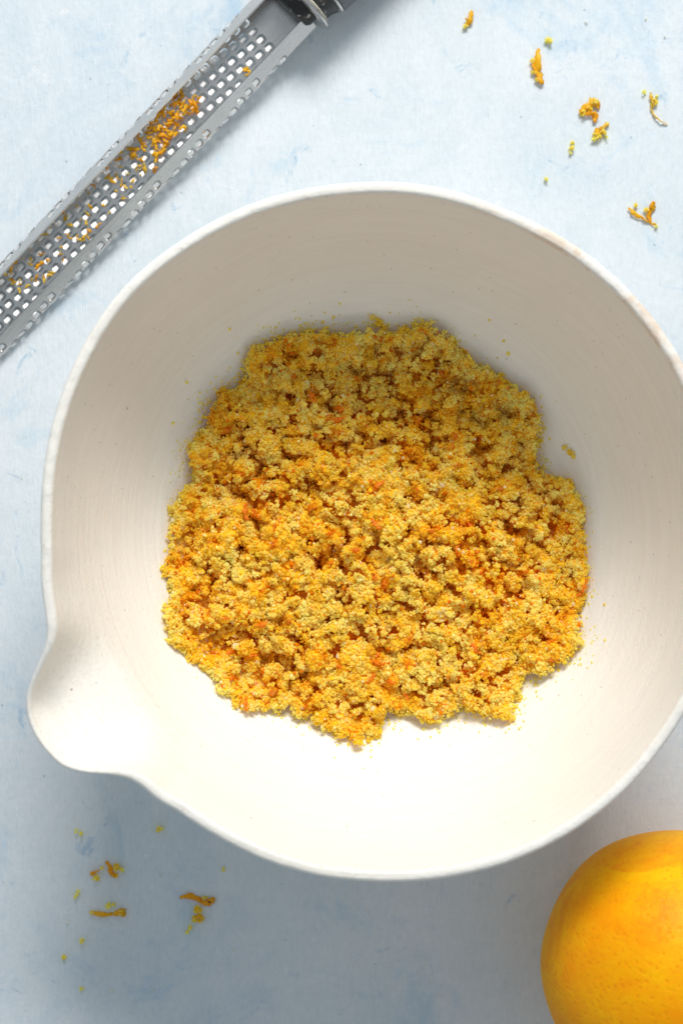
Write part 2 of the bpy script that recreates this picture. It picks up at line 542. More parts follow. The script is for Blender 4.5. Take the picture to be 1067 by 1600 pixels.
def grain_arrays(pos, rad):
    """crystals: jittered, squashed icosahedra at pos (n,3) with radius rad (n)"""
    n = len(pos)
    base = ICO_V[None] * (1 + rng.uniform(-0.16, 0.16, (n, 12, 1)))
    # push towards a blocky crystal
    base = np.sign(base) * np.abs(base) ** 0.62 * 0.92
    base = base * rng.uniform(0.48, 1.36, (n, 1, 3))
    v = np.einsum('nij,nkj->nki', rand_rot(n), base) * rad[:, None, None] + pos[:, None, :]
    f = ICO_F[None] + (np.arange(n) * 12)[:, None, None]
    return v.reshape(-1, 3), f.reshape(-1, 3)

def grains_mesh(name, pos, rad, col, mat, extra=None):
    v, f = grain_arrays(pos, rad)
    c = np.repeat(col, 12, 0)
    if extra is not None:
        ev, ef, ec = extra
        f = np.concatenate([f, ef + len(v)]); v = np.concatenate([v, ev]); c = np.concatenate([c, ec])
    me = fast_tris(name, v, f, mat)
    if extra is not None:
        me.materials.append(M_PACKED)
        mi = np.zeros(len(f), np.int32); mi[-len(extra[1]):] = 1
        me.polygons.foreach_set('material_index', mi)
    at = me.attributes.new('tint', 'FLOAT_COLOR', 'POINT')
    c4 = np.ones((len(v), 4), np.float32); c4[:, :3] = c
    at.data.foreach_set('color', c4.ravel())
    return me

def vnoise(x, y, scale, seed):
    """smooth value noise on arrays, roughly -1..1"""
    g = np.random.default_rng(seed).uniform(-1, 1, (128, 128))
    u, v = x / scale + 40, y / scale + 40
    i, j = np.floor(u).astype(int), np.floor(v).astype(int)
    fu, fv = u - i, v - j
    fu, fv = fu * fu * (3 - 2 * fu), fv * fv * (3 - 2 * fv)
    G = lambda a, b: g[a % 128, b % 128]
    return (G(i, j) * (1 - fu) + G(i + 1, j) * fu) * (1 - fv) + (G(i, j + 1) * (1 - fu) + G(i + 1, j + 1) * fu) * fv

PALE = np.array((0.999, 0.965, 0.35))
GOLD = np.array((0.998, 0.86, 0.06))
AMBER = np.array((0.97, 0.58, 0.008))
DEEP = np.array((0.92, 0.40, 0.003))

HEAP_PX = [(670, 504), (650, 505), (620, 512), (590, 508), (560, 516), (530, 518), (490, 514), (450, 518), (420, 530), (392, 552), (378, 588), (348, 605), (320, 635), (316, 665), (290, 704), (298, 755),
           (264, 790), (266, 830), (256, 888), (264, 920), (252, 960), (266, 1000), (300, 1040), (330, 1060), (345, 1080), (380, 1112), (430, 1112), (480, 1128), (520, 1150), (550, 1162), (588, 1155), (600, 1126),
           (640, 1118), (680, 1132), (720, 1112), (760, 1122), (800, 1122), (812, 1092), (818, 1070), (850, 1055), (890, 1025), (912, 998), (906, 960), (925, 912), (918, 850), (916, 790), (892, 748), (858, 740),
           (838, 712), (850, 672), (838, 622), (802, 600), (775, 577), (740, 562), (722, 540), (692, 522)]

ZR = np.random.default_rng(5)
ZEST_PX = [(760, 690), (765, 702), (385, 800), (400, 803), (415, 806), (525, 655), (530, 640), (300, 715), (318, 720), (535, 870), (760, 600), (670, 570), (870, 825),
         (885, 828), (920, 905), (912, 915), (595, 1015), (590, 1035), (640, 1000), (300, 925), (285, 940), (480, 1105), (385, 1100), (775, 580), (690, 585), (820, 860),
         (560, 700), (440, 690), (505, 745), (745, 865), (745, 880), (555, 860), (640, 765), (590, 760), (725, 840), (700, 1010), (760, 960), (860, 1030), (470, 1000), (610, 1065)]
for k in range(260):
    if len(ZEST_PX) < 190:
        a, q = ZR.uniform(0, 2 * math.pi), math.sqrt(ZR.uniform(0, 1)) * 330
        ZEST_PX.append((590 + q * math.cos(a), 830 + q * math.sin(a)))
HOLLOW_PX = [(545, 575, .9), (700, 560, .7), (640, 535, .8), (430, 968, .7), (500, 690, 1.0), (555, 688, 1.0), (590, 690, .8), (790, 640, .8), (870, 790, .7), (600, 1020, .6), (740, 1025, .7), (460, 560, .7), (330, 770, .6), (570, 835, .8), (640, 855, .5), (720, 880, .6), (520, 640, .6), (680, 640, .6), (380, 930, .5), (800, 930, .6), (610, 590, .9), (580, 550, .8), (720, 600, .7), (430, 620, .7), (360, 690, .7), (750, 660, .8), (820, 700, .6), (480, 760, .5), (690, 780, .5), (300, 850, .6), (880, 900, .5), (530, 920, .5), (650, 940, .5), (450, 1040, .5), (560, 1080, .5), (690, 1070, .5)]

def build_heap():
    ZS = 2.75
    hc = P(590, 830, ZS)[:2]
    ha, hr = polar_table(HEAP_PX, hc, ZS)
    step = 0.035
    x = np.arange(-8.8, 8.8, step)
    X, Y = np.meshgrid(x, x)                       # relative to heap centre
    A = np.arctan2(Y, X); R = np.hypot(X, Y)
    RO = periodic(A, ha, hr) - 0.12 + 0.16 * vnoise(X, Y, 0.40, 3) + 0.13 * vnoise(X, Y, 0.17, 4)
    E = RO - R                                      # >0 inside
    wx, wy = X + hc[0] - BC[0], Y + hc[1] - BC[1]
    BZ = bowl_z(np.hypot(wx, wy))
    # lumpy top of the heap: highest in the lit half, with ridges running across
    top = 3.0 + 0.50 * vnoise(X, Y * 1.2, 2.4, 21) + 0.38 * vnoise(X, Y * 1.6, 1.2, 22) - 0.10 * (Y / 7.0) + 0.25 * np.exp(-(R / 4.5) ** 2)
    top = np.maximum(top, BZ + 0.30 + 0.1 * vnoise(X, Y, 0.8, 9))
    ZB = np.minimum(BZ + 0.05 + 1.15 * np.sqrt(np.maximum(E, 0) * 0.55), top)
    fr = 0.55 * vnoise(X, Y * 1.35, 0.62, 41) + 0.30 * vnoise(X, Y, 0.30, 42) + 0.22 * vnoise(X, Y, 0.16, 43)
    ZB = ZB + 0.42 * fr * sstep(0.1, 0.9, E)
    H = ZB - 0.66 * sstep(0.15, 1.0, E)            # floor of the hollows
    H = np.maximum(H, BZ + 0.02)
    ID = np.full(H.shape, -1)
    nz = vnoise(X, Y, 0.24, 31) * 0.7 + vnoise(X, Y, 0.12, 32) * 0.6
    wxn, wyn = 0.55 * vnoise(X, Y, 0.30, 33), 0.55 * vnoise(X, Y, 0.30, 34)
    nb = 0
    tones = []
    inside = np.argwhere(E > 0.10)
    RF = np.clip(0.70 + 1.0 * vnoise(X, Y, 1.7, 35), 0.12, 1.6)     # smoother pressed areas, rougher loose ones
    def blob(ci, cj, r, lift, tone, sy=1.0):
        nonlocal nb
        lift = lift * RF[ci, cj]
        k = int(r * 1.6 / step) + 1
        i0, i1, j0, j1 = max(ci - k, 0), min(ci + k + 1, len(x)), max(cj - k, 0), min(cj + k + 1, len(x))
        th = rng.uniform(0, math.pi); el = rng.uniform(0.5, 1.0)
        dx, dy = X[i0:i1, j0:j1] - x[cj], Y[i0:i1, j0:j1] - x[ci]
        dx = dx + r * wxn[i0:i1, j0:j1]; dy = dy + r * wyn[i0:i1, j0:j1]
        u = (dx * math.cos(th) + dy * math.sin(th)); v = (-dx * math.sin(th) + dy * math.cos(th)) / el
        d = np.hypot(u, v) / r * (1 + 0.55 * nz[i0:i1, j0:j1])
        z = ZB[ci, cj] + lift + r * 0.62 * (np.sqrt(np.maximum(1 - d * d, 0)) * sy - 0.25) + 0.11 * nz[i0:i1, j0:j1]
        ok = (d < 1) & (E[i0:i1, j0:j1] > -0.05) & (z > H[i0:i1, j0:j1])
        H[i0:i1, j0:j1][ok] = z[ok]; ID[i0:i1, j0:j1][ok] = nb
        tones.append(tone); nb += 1
    def pick_tone(ci, cj):
        b = 0.5 + 0.5 * vnoise(np.array(X[ci, cj]), np.array(Y[ci, cj]), 1.3, 77)
        return float(np.clip(b * 0.6 + rng.uniform(0, 0.55), 0, 1))
    def spots(n): return inside[rng.integers(0, len(inside), n)]
    for ci, cj in spots(60):  blob(ci, cj, rng.uniform(0.5, 0.9), rng.uniform(-0.55, -0.20), pick_tone(ci, cj), 0.9)
    for ci, cj in spots(330): blob(ci, cj, rng.uniform(0.22, 0.46), rng.uniform(-0.55, 0.16), pick_tone(ci, cj))
    for ci, cj in spots(1300): blob(ci, cj, rng.uniform(0.11, 0.22), rng.uniform(-0.55, 0.18), pick_tone(ci, cj), 1.2)
    for ci, cj in spots(3600): blob(ci, cj, rng.uniform(0.07, 0.12), rng.uniform(-0.50, 0.20), pick_tone(ci, cj), 1.5)
    # cracks between the clumps
    n1 = vnoise(X, Y * 1.25, 0.95, 51) + 0.5 * vnoise(X, Y, 0.42, 52)
    n2_ = vnoise(X, Y, 1.5, 53)
    H -= 0.95 * np.exp(-(n1 / 0.15) ** 2) * sstep(-0.05, 0.45, n2_) * sstep(0.2, 0.8, E)
    for (hx, hy, hd) in HOLLOW_PX:
        hp = P(hx, hy, ZS)[:2] - hc
        dx, dy = X - hp[0] + 0.55 * vnoise(X, Y, 0.38, 71), (Y - hp[1]) * 1.4 + 0.55 * vnoise(X, Y, 0.38, 72)
        H -= 1.0 * hd * np.exp(-(dx * dx + dy * dy) / 0.36 ** 2)
    H = np.maximum(H, BZ + 0.02)
    # a ragged fringe along the edge
    edge = np.argwhere((E > 0.05) & (E < 0.35))
    for ci, cj in edge[rng.integers(0, len(edge), 420)]:
        blob(ci, cj, rng.uniform(0.12, 0.26), rng.uniform(-0.05, 0.06), pick_tone(ci, cj), 1.2)
    tones = np.array(tones)
    gy, gx = np.gradient(H, step)
    gx, gy = np.clip(gx, -5, 5), np.clip(gy, -5, 5)
    area = np.sqrt(1 + gx ** 2 + gy ** 2)
    ok = E > -0.03
    w_ = np.where(ok, np.minimum(area, 3.2), 0).ravel(); w_ /= w_.sum()
    N = 98000
    idx = rng.choice(len(w_), N, p=w_)
    gxs, gys, hs, es, ids = gx.ravel()[idx], gy.ravel()[idx], H.ravel()[idx], E.ravel()[idx], ID.ravel()[idx]
    px = X.ravel()[idx] + rng.uniform(-.5, .5, N) * step
    py = Y.ravel()[idx] + rng.uniform(-.5, .5, N) * step
    nrm = np.stack([-gxs, -gys, np.ones(N)], 1); nrm /= np.linalg.norm(nrm, axis=1)[:, None]
    off = rng.normal(0.0, 0.024, N)
    fl = rng.uniform(0, 1, N) < 0.16
    off[fl] += rng.uniform(0.02, 0.075, fl.sum())
    pos = np.stack([px + hc[0], py + hc[1], hs], 1) + nrm * off[:, None]
    bz = bowl_z(np.hypot(pos[:, 0] - BC[0], pos[:, 1] - BC[1]))
    pos[:, 2] = np.maximum(pos[:, 2], bz + 0.035)
    rad = np.clip(rng.lognormal(math.log(0.046), 0.32, N), 0.022, 0.10)
    tone = np.where(ids >= 0, tones[np.maximum(ids, 0)], 0.38)
    tn = 0.5 + 0.5 * vnoise(px, py, 0.33, 91) + 0.3 * vnoise(px, py, 0.16, 92)
    # juice spreads from the bits of peel: sugar near them is deeper in colour
    near = np.zeros(N)
    for (zx, zy) in ZEST_PX:
        zp = P(zx, zy, ZS)[:2] - hc
        near = np.maximum(near, np.exp(-((px - zp[0]) ** 2 + (py - zp[1]) ** 2) / 0.25 ** 2))
    tone = np.clip(0.72 + 0.95 * (0.5 * tone + 0.5 * tn - 0.5) - 0.45 * near + rng.normal(0, 0.10, N), 0, 1)
    col = np.where(tone[:, None] < 0.5, AMBER + (GOLD - AMBER) * (tone[:, None] / 0.5), GOLD + (PALE - GOLD) * ((tone[:, None] - 0.5) / 0.5))
    dk = rng.uniform(0, 1, N) < 0.025
    col[dk] = DEEP * rng.uniform(0.9, 1.1, (dk.sum(), 1))
    wh = rng.uniform(0, 1, N) < 0.012
    col[wh] = (0.995, 0.96, 0.70)
    # stray grains trailing off over the bowl
    ns = 1600
    an = rng.uniform(0, 2 * math.pi, ns)
    rs = periodic(np.where(an > math.pi, an - 2 * math.pi, an), ha, hr) + rng.exponential(0.20, ns) - 0.08
    sx_, sy_ = hc[0] + rs * np.cos(an), hc[1] + rs * np.sin(an)
    srad = np.clip(rng.normal(0.034, 0.010, ns), 0.018, 0.06)
    spos = np.stack([sx_, sy_, bowl_z(np.hypot(sx_ - BC[0], sy_ - BC[1])) + srad * 0.8], 1)
    st_ = rng.uniform(0.3, 1, (ns, 1))
    pos = np.concatenate([pos, spos]); rad = np.concatenate([rad, srad]); col = np.concatenate([col, GOLD + (PALE - GOLD) * st_])
    # packed body the grains sit in, so the heap is solid
    sub = 2
    tm = np.where(ID >= 0, tones[np.maximum(ID, 0)], 0.38)[::sub, ::sub]
    Hs = H.copy()
    Hs[1:-1, 1:-1] = (H[1:-1, 1:-1] * 4 + H[:-2, 1:-1] + H[2:, 1:-1] + H[1:-1, :-2] + H[1:-1, 2:]) / 8
    Hc = (Hs - 0.012)[::sub, ::sub]
    okc = (E > 0.06)[::sub, ::sub]
    n2 = Hc.shape[0]
    ev = np.stack([X[::sub, ::sub] + hc[0], Y[::sub, ::sub] + hc[1], np.maximum(Hc, (BZ + 0.01)[::sub, ::sub])], -1).reshape(-1, 3)
    q = okc[:-1, :-1] & okc[1:, :-1] & okc[:-1, 1:] & okc[1:, 1:]
    ii, jj = np.nonzero(q)
    a_ = ii * n2 + jj
    ef = np.concatenate([np.stack([a_, a_ + 1, a_ + n2 + 1], 1), np.stack([a_, a_ + n2 + 1, a_ + n2], 1)])
    used = np.unique(ef); mp = np.zeros(len(ev), int); mp[used] = np.arange(len(used))
    tv_ = tm.reshape(-1, 1)[used]
    ec = np.where(tv_ < 0.5, AMBER + (GOLD - AMBER) * (tv_ / 0.5), GOLD + (PALE - GOLD) * ((tv_ - 0.5) / 0.5))
    ec = ec * 0 + np.array((0.95, 0.56, 0.01))      # deep amber under the crystals, painting shade into pits and gaps
    extra = (ev[used], mp[ef], ec)
    me = grains_mesh('orange_sugar', pos, rad, col, M_SUGAR, extra)
    o = link('orange_sugar', me)
    tag(o, 'clumpy heap of moist golden orange sugar in the white bowl', 'sugar', kind='stuff')
    def surf(px_, py_):
        for _ in range(3):
            p = P(px_, py_, ZS if _ == 0 else z)
            i = int(np.clip((p[1] - hc[1] - x[0]) / step, 0, len(x) - 1)); j = int(np.clip((p[0] - hc[0] - x[0]) / step, 0, len(x) - 1))
            z = float(H[i, j])
        return P(px_, py_, z), float(E[i, j]), (float(gx[i, j]), float(gy[i, j]))
    return o, surf
HEAP, heap_surf = build_heap()

# ------------------------------------------------------------------ zest shreds
def strand_mesh(name, pts, width, mat, flat=0.45, seed=0, rough=0.25):
    """a crumbly ribbon along pts (cm): uneven width, twisted, closed ends"""
    r = np.random.default_rng(seed)
    pts = np.asarray(pts, float)
    d = np.concatenate([[0], np.cumsum(np.linalg.norm(np.diff(pts, axis=0), axis=1))])
    n = max(9, int(d[-1] / (width * 0.40)))
    t = np.linspace(0, d[-1], n)
    c = np.stack([np.interp(t, d, pts[:, k]) for k in range(3)], 1)
    if n > 6:
        ker = np.array([.25, .5, .25])
        for k in range(3):
            c[1:-1, k] = np.convolve(c[:, k], ker, 'valid')
    c += r.normal(0, width * 0.10, c.shape) * np.array([1, 1, 0.5])
    tan = np.gradient(c, axis=0); tan /= np.linalg.norm(tan, axis=1)[:, None] + 1e-9
    up = np.array([0, 0, 1.0])
    side = np.cross(tan, up); side /= np.linalg.norm(side, axis=1)[:, None] + 1e-9
    nn = np.cross(side, tan)
    tw = np.cumsum(r.normal(0, 0.28, n))
    S = 7
    V, F = [], []
    for i in range(n):
        e = math.sin(math.pi * (0.08 + 0.84 * i / (n - 1))) ** 0.55
        wd = width * 0.5 * e * (1 + r.normal(0, rough))
        s_ = side[i] * math.cos(tw[i]) + nn[i] * math.sin(tw[i])
        u_ = np.cross(s_, tan[i])
        for k in range(S):
            a = 2 * math.pi * k / S
            j = 1 + r.normal(0, 0.11)
            V.append(c[i] + (s_ * math.cos(a) + u_ * math.sin(a) * flat) * max(wd, width * 0.12) * j)
    for i in range(n - 1):
        for k in range(S):
            F.append((i * S + k, i * S + (k + 1) % S, (i + 1) * S + (k + 1) % S, (i + 1) * S + k))
    F.append(tuple(range(S))[::-1]); F.append(tuple((n - 1) * S + k for k in range(S)))
    me = mesh_from(name, V, F, [mat], smooth=True)
    return me

def rand_path(r, length, bend, lift=0.05):
    n = 7; a = 0.0; p = np.zeros(3); out = [p.copy()]
    b = r.normal(0, bend)
    for i in range(n):
        a += b / n + r.normal(0, bend * 0.35)
        p = p + np.array([math.cos(a), math.sin(a), r.normal(0, lift)]) * length / n
        out.append(p.copy())
    out = np.array(out); return out - out.mean(0)

HEAP_STRANDS = []
for k in range(14):
    L = ZR.uniform(0.22, 0.62)
    HEAP_STRANDS.append(strand_mesh('zest_strand', rand_path(ZR, L, 0.9), ZR.uniform(0.15, 0.27), (M_ZEST, M_ZESTH, M_ZESTH)[k % 3], 0.4, 100 + k, 0.35))
def add_heap_zest():
    named = ZEST_PX
    for i, (px, py) in enumerate(named):
        p, e, g = heap_surf(px, py)
        if e < 0.12: continue
        o = link('zest_strand', HEAP_STRANDS[int(ZR.integers(0, 14))], HEAP)
        n = Vector((-g[0], -g[1], 1.8)).normalized()
        q = Vector((0, 0, 1)).rotation_difference(n)
        o.rotation_mode = 'QUATERNION'
        o.rotation_quaternion = q @ Matrix.Rotation(ZR.uniform(0, 6.28), 3, 'Z').to_quaternion()
        big = i < 40
        s = ZR.uniform(0.8, 1.15) if big else ZR.uniform(0.45, 0.95)
        o.scale = (s, s, s)
        o.location = Vector((p + np.array([0, 0, 0.12 if big else ZR.uniform(0.06, 0.12)])) * K)
add_heap_zest()

# ------------------------------------------------------------------ zester
GA = math.atan2(0.719, 0.695)
UX = 18.45 / 42.4            # row pitch, cm
VX = 18.2 / 42.4             # tooth pitch across, cm
SHIFT = -2.9 / 42.4
FH, TW, WH = 1.31, 0.87, 0.58     # half floor, half opening, wall height
WL = math.hypot(FH - TW, WH)
def bend(v, off=0.0):
    """unfolded sheet coordinate -> (y, z), small rounded bend, off = offset along the inner normal"""
    s = 1 if v >= 0 else -1
    a = abs(v)
    rb = 0.13
    ang = math.atan2(WH, -(FH - TW))            # wall direction angle measured from +y (leans inward, > 90 deg)
    arc = rb * ang
    tl = rb * math.tan(ang / 2)
    y0 = FH - min(tl, 0.26)
    if a <= y0: y, z, ny, nz = a, 0.0, 0.0, 1.0
    elif a <= y0 + arc:
        t = (a - y0) / rb
        y, z, ny, nz = y0 + rb * math.sin(t), rb * (1 - math.cos(t)), -math.sin(t), math.cos(t)
    else:
        e = a - y0 - arc
        y, z = y0 + rb * math.sin(ang) + e * math.cos(ang), rb * (1 - math.cos(ang)) + e * math.sin(ang)
        ny, nz = -math.sin(ang), math.cos(ang)
    return s * (y + ny * off), z + nz * off, s * ny, nz
HOLE_W, HOLE_L = 0.345, 0.330
def hole_loop(n=18):
    """D-shaped hole: flat on the -u side (root of the tooth), round towards +u"""
    pts = []
    for k in range(n):
        a = 2 * math.pi * (k + 0.5) / n
        c, s = math.cos(a), math.sin(a)
        e = 0.55 if c < 0 else 0.78
        pts.append((math.copysign(abs(c) ** e, c) * HOLE_L / 2, math.copysign(abs(s) ** 0.62, s) * HOLE_W / 2))
    return pts
HL = hole_loop()
def box_loop(n, hu, hv):
    pts = []
    for k in range(n):
        a = 2 * math.pi * (k + 0.5) / n
        c, s = math.cos(a), math.sin(a)
        m = max(abs(c) / 1.0, abs(s) / 1.0)
        pts.append((c / m * hu, s / m * hv))
    # snap corners
    for cu, cv in ((hu, hv), (-hu, hv), (-hu, -hv), (hu, -hv)):
        i = min(range(n), key=lambda k: (pts[k][0] - cu) ** 2 + (pts[k][1] - cv) ** 2)
        pts[i] = (cu, cv)
    return pts

def build_zester():
    org = P(242, 234, 0.44)
    tilt = 0.034
    # X along the tool, Y across (to its left), Z up
    ax = Vector((math.cos(GA), math.sin(GA), tilt)).normalized()
    ay = Vector((-math.sin(GA), math.cos(GA), 0))
    az = ax.cross(ay)
    M = Matrix((ax, ay, az)).transposed().to_4x4()
    M.translation = Vector(org * K)
    root = empty('zester', mat=M)
    tag(root, 'long steel rasp zester with dark handle lying beside the bowl', 'grater')
    TK = 0.065
    i1 = int(250 / 18.45); i0 = -24
    V, F, FM = [], [], []
    def quad(us, vs):
        """patch of sheet, both faces"""
        for off, flip in ((TK / 2, False), (-TK / 2, True)):
            b = len(V)
            for u in us:
                for v in vs:
                    y, z, _, _ = bend(v, off); V.append((u, y, z))
            nv = len(vs)
            for a in range(len(us) - 1):
                for c in range(nv - 1):
                    q = (b + a * nv + c, b + a * nv + c + 1, b + (a + 1) * nv + c + 1, b + (a + 1) * nv + c)
                    F.append(q if flip else q[::-1])
    vmax = 1.13 + 0.13 * 2 + 0.22
    vtop = FH - 0.26 + 0.13 * math.atan2(WH, -(FH - TW)) + WL - 0.06
    teeth = []
    for i in range(i0, i1 + 1):
        u = i * UX
        sh = (i * SHIFT) % VX
        cells = [j * VX + sh for j in range(-8, 9) if abs(j * VX + sh) < vmax]
        for vc in cells:
            teeth.append((u, vc))
            bl = box_loop(len(HL), UX / 2, VX / 2)
            rings = []
            for off in (TK / 2, -TK / 2):
                b = len(V)
                for (du, dv) in bl:
                    y, z, _, _ = bend(vc + dv, off); V.append((u + du, y, z))
                for (du, dv) in HL:
                    y, z, _, _ = bend(vc + dv, off); V.append((u + du, y, z))
                rings.append(b)
            n = len(HL)
            for k in range(n):
                k2 = (k + 1) % n
                a, b = rings
                F.append((a + k, a + k2, a + n + k2, a + n + k))
                F.append((b + k2, b + k, b + n + k, b + n + k2))
                F.append((a + n + k, a + n + k2, b + n + k2, b + n + k))
        lo_, hi_ = cells[0] - VX / 2, cells[-1] + VX / 2
        quad([u - UX / 2, u + UX / 2], list(np.linspace(-vtop, lo_, 10)))
        quad([u - UX / 2, u + UX / 2], list(np.linspace(hi_, vtop, 10)))
    ue = (i1 + 0.5) * UX
    vs = list(np.linspace(-vtop, vtop, 90))
    u_end = 312 / 42.4
    quad(list(np.linspace(ue, u_end, 6)), vs)
    # rolled top edges closing the sheet
    for s in (-1, 1):
        b = len(V)
        us = list(np.linspace((i0 - 0.5) * UX, u_end, 40))
        for u in us:
            for off in (TK / 2, -TK / 2):
                y, z, _, _ = bend(s * vtop, off); V.append((u, y, z))
        for k in range(len(us) - 1):
            q = (b + 2 * k, b + 2 * k + 1, b + 2 * k + 3, b + 2 * k + 2)
            F.append(q if s > 0 else q[::-1])
    me = mesh_from('blade', V, F, [M_STEEL], smooth=False)
    link('blade', me, root)
    # one tooth: a sharp tongue rooted on the -u edge of its hole, bent down through it
    tv, tf = [], []
    L, W_ = 0.215, 0.20
    prof = [(-HOLE_L / 2 - 0.02, 0.024, 1.15), (-HOLE_L / 2 + 0.02, 0.016, 1.12), (-0.07, 0.006, 1.0), (0.0, -0.012, 0.95), (0.085, -0.035, 0.85)]
    for (u, z, ws) in prof:
        for t in (-1, -0.5, 0, 0.5, 1):
            cr = 0.012 * (1 - t * t)
            tv.append((u, t * W_ / 2 * ws, z + cr))
        for t in (-1, -0.5, 0, 0.5, 1):
            cr = 0.012 * (1 - t * t)
            tv.append((u, t * W_ / 2 * ws, z + cr - 0.026))
    for a in range(len(prof) - 1):
        for c in range(4):
            p = a * 10 + c
            tf.append((p, p + 10, p + 11, p + 1)); tf.append((p + 5, p + 6, p + 16, p + 15))
        for c in (0, 4):
            p = a * 10 + c
            q = (p, p + 5, p + 15, p + 10)
            tf.append(q if c == 0 else q[::-1])
    e = (len(prof) - 1) * 10
    tf.append(tuple([e + k for k in range(5)] + [e + 9 - k for k in range(5)]))
    tme = mesh_from('tooth', tv, tf, [M_TOOTH])
    for (u, v) in teeth:
        y, z, ny, nz = bend(v, 0)
        o = link('tooth', tme, root, (u, y, z))
        o.rotation_euler = (math.atan2(-ny, nz), 0, 0)
        if abs(ny) > 0.3: o.scale = (1, 1, 0.45)
    # handle end: black inner plug, oval end plate, seal, neck, handle
    def oval(name, mat, sections, seg=48, smooth=True, zc=0.55, parent=None):
        V, F = [], []
        for (u, hy, hz) in sections:
            for k in range(seg):
                a = 2 * math.pi * k / seg
                V.append((u, hy * math.cos(a), zc + hz * math.sin(a)))
        for a in range(len(sections) - 1):
            for k in range(seg):
                k2 = (k + 1) % seg
                F.append((a * seg + k, a * seg + k2, (a + 1) * seg + k2, (a + 1) * seg + k))
        F.append(tuple(range(seg))[::-1]); F.append(tuple((len(sections) - 1) * seg + k for k in range(seg)))
        me = mesh_from(name, V, F, [mat], smooth=smooth)
        o = link(name, me, parent or root)
        if smooth:
            md = o.modifiers.new('edges', 'EDGE_SPLIT'); md.split_angle = math.radians(35)
        return o
    c = 42.4
    oval('inner_plug', M_BLACK, [(298 / c, 0.80, 0.34), (300 / c, 0.98, 0.46), (306 / c, 1.08, 0.50), (318 / c, 1.10, 0.52)], zc=0.60)
    plate = oval('end_plate', M_STEEL, [(318 / c, 1.52, 1.28), (320 / c, 1.60, 1.36), (323 / c, 1.60, 1.36), (324 / c, 1.54, 1.30)], zc=0.62)
    oval('seal', M_CREAM, [(324 / c, 1.40, 1.20), (327 / c, 1.44, 1.24), (329 / c, 1.40, 1.20)], zc=0.62, parent=plate)
    oval('neck', M_BLACK, [(329 / c, 1.34, 1.16), (340 / c, 1.38, 1.2), (352 / c, 1.50, 1.3)], zc=0.62)
    hd = oval('handle', M_HANDLE, [(357 / c, 1.58, 1.36), (359 / c, 1.62, 1.40)] + [(357 / c + t, 1.62 + 0.10 * math.sin(t / 11 * math.pi), 1.40) for t in np.linspace(0.6, 11, 14)] +
         [(357 / c + 11.6, 1.3, 1.1), (357 / c + 11.9, 0.6, 0.5)], zc=0.62)
    oval('ring', M_STEEL, [(352 / c, 1.56, 1.33), (353 / c, 1.62, 1.40), (356 / c, 1.63, 1.41), (357 / c, 1.60, 1.38)], zc=0.62, parent=hd)
    return root, M
ZESTER, ZM = build_zester()
def on_zester(px, py, lift=0.05):
    """point on the zester's floor at that pixel"""
    z = 0.8
    inv = ZM.inverted()
    for _ in range(6):
        p = P(px, py, z)
        l = inv @ Vector(p * K)
        z = float((ZM @ Vector((l.x, l.y, lift * K))).z / K)
    return P(px, py, z)

# shreds caught on the zester
GZ = np.random.default_rng(17)
GSH = {}
for mi, mt in enumerate((M_ZEST, M_ZESTD, M_ZESTY)):
    GSH[mi] = [strand_mesh('zest_shred', rand_path(GZ, GZ.uniform(0.32, 0.66), 1.6, 0.14), GZ.uniform(0.11, 0.19), mt, 0.38, 300 + mi * 20 + k, 0.26) for k in range(7)]
def grater_zest():
    # ragged pile along the middle of the blade, thinning towards the tip
    spots = []
    for k in range(96):
        t = GZ.beta(1.5, 2.2)
        cx, cy = 300 - 110 * t, 143 + 128 * t
        a = GZ.normal(1, 15)
        spots.append((cx + a * 0.719, cy + a * 0.695, 0 if GZ.uniform() < 0.72 else 1))
    thin = []
    for k in range(78):
        t = GZ.uniform(0, 1)
        cx, cy = 225 - 205 * t, 232 + 215 * t
        a = GZ.uniform(-32, 32)
        thin.append((cx + a * 0.719, cy + a * 0.695, (0, 2, 2, 1)[int(GZ.integers(0, 4))]))
    def put(px, py, kind, lift, s, label, group):
        p = on_zester(px, py, lift)
        o = link('zest_shred', GSH[kind][int(GZ.integers(0, 7))], None, p)
        o.rotation_euler = (GZ.normal(0, 0.35), GZ.normal(0, 0.35), GZ.uniform(0, 6.28))
        o.scale = (s, s, s)
        return tag(o, label, 'zest', group)
    for i, (x_, y_, k) in enumerate(spots):
        put(x_, y_, k, 0.14 + 0.30 * GZ.uniform() * math.exp(-((y_ - 175) / 40) ** 2), GZ.uniform(0.55, 1.05), 'bright orange zest shred in the thick pile on the zester blade', 'zest shreds piled on the zester')
    for i, (x_, y_, k) in enumerate(thin):
        put(x_, y_, k, 0.07, GZ.uniform(0.4, 0.8), 'small yellow orange zest shred stuck between the zester teeth towards its tip', 'zest shreds stuck along the zester')
    root = empty('zest_shred', on_zester(387, 113, 0.06))
    tag(root, 'lone orange zest shred on the zester blade near its handle', 'zest')
    for k, (dx, dy, s) in enumerate(((0, 0, 1.0), (-3, -6, 0.8), (4, 4, 0.8))):
        o = link('curl', GSH[0][k], root, on_zester(387 + dx, 113 + dy, 0.08) - on_zester(387, 113, 0.06))
        o.rotation_euler = (0.2, 0.1, 1.1 + 1.2 * k); o.scale = (s, s, s)
grater_zest()

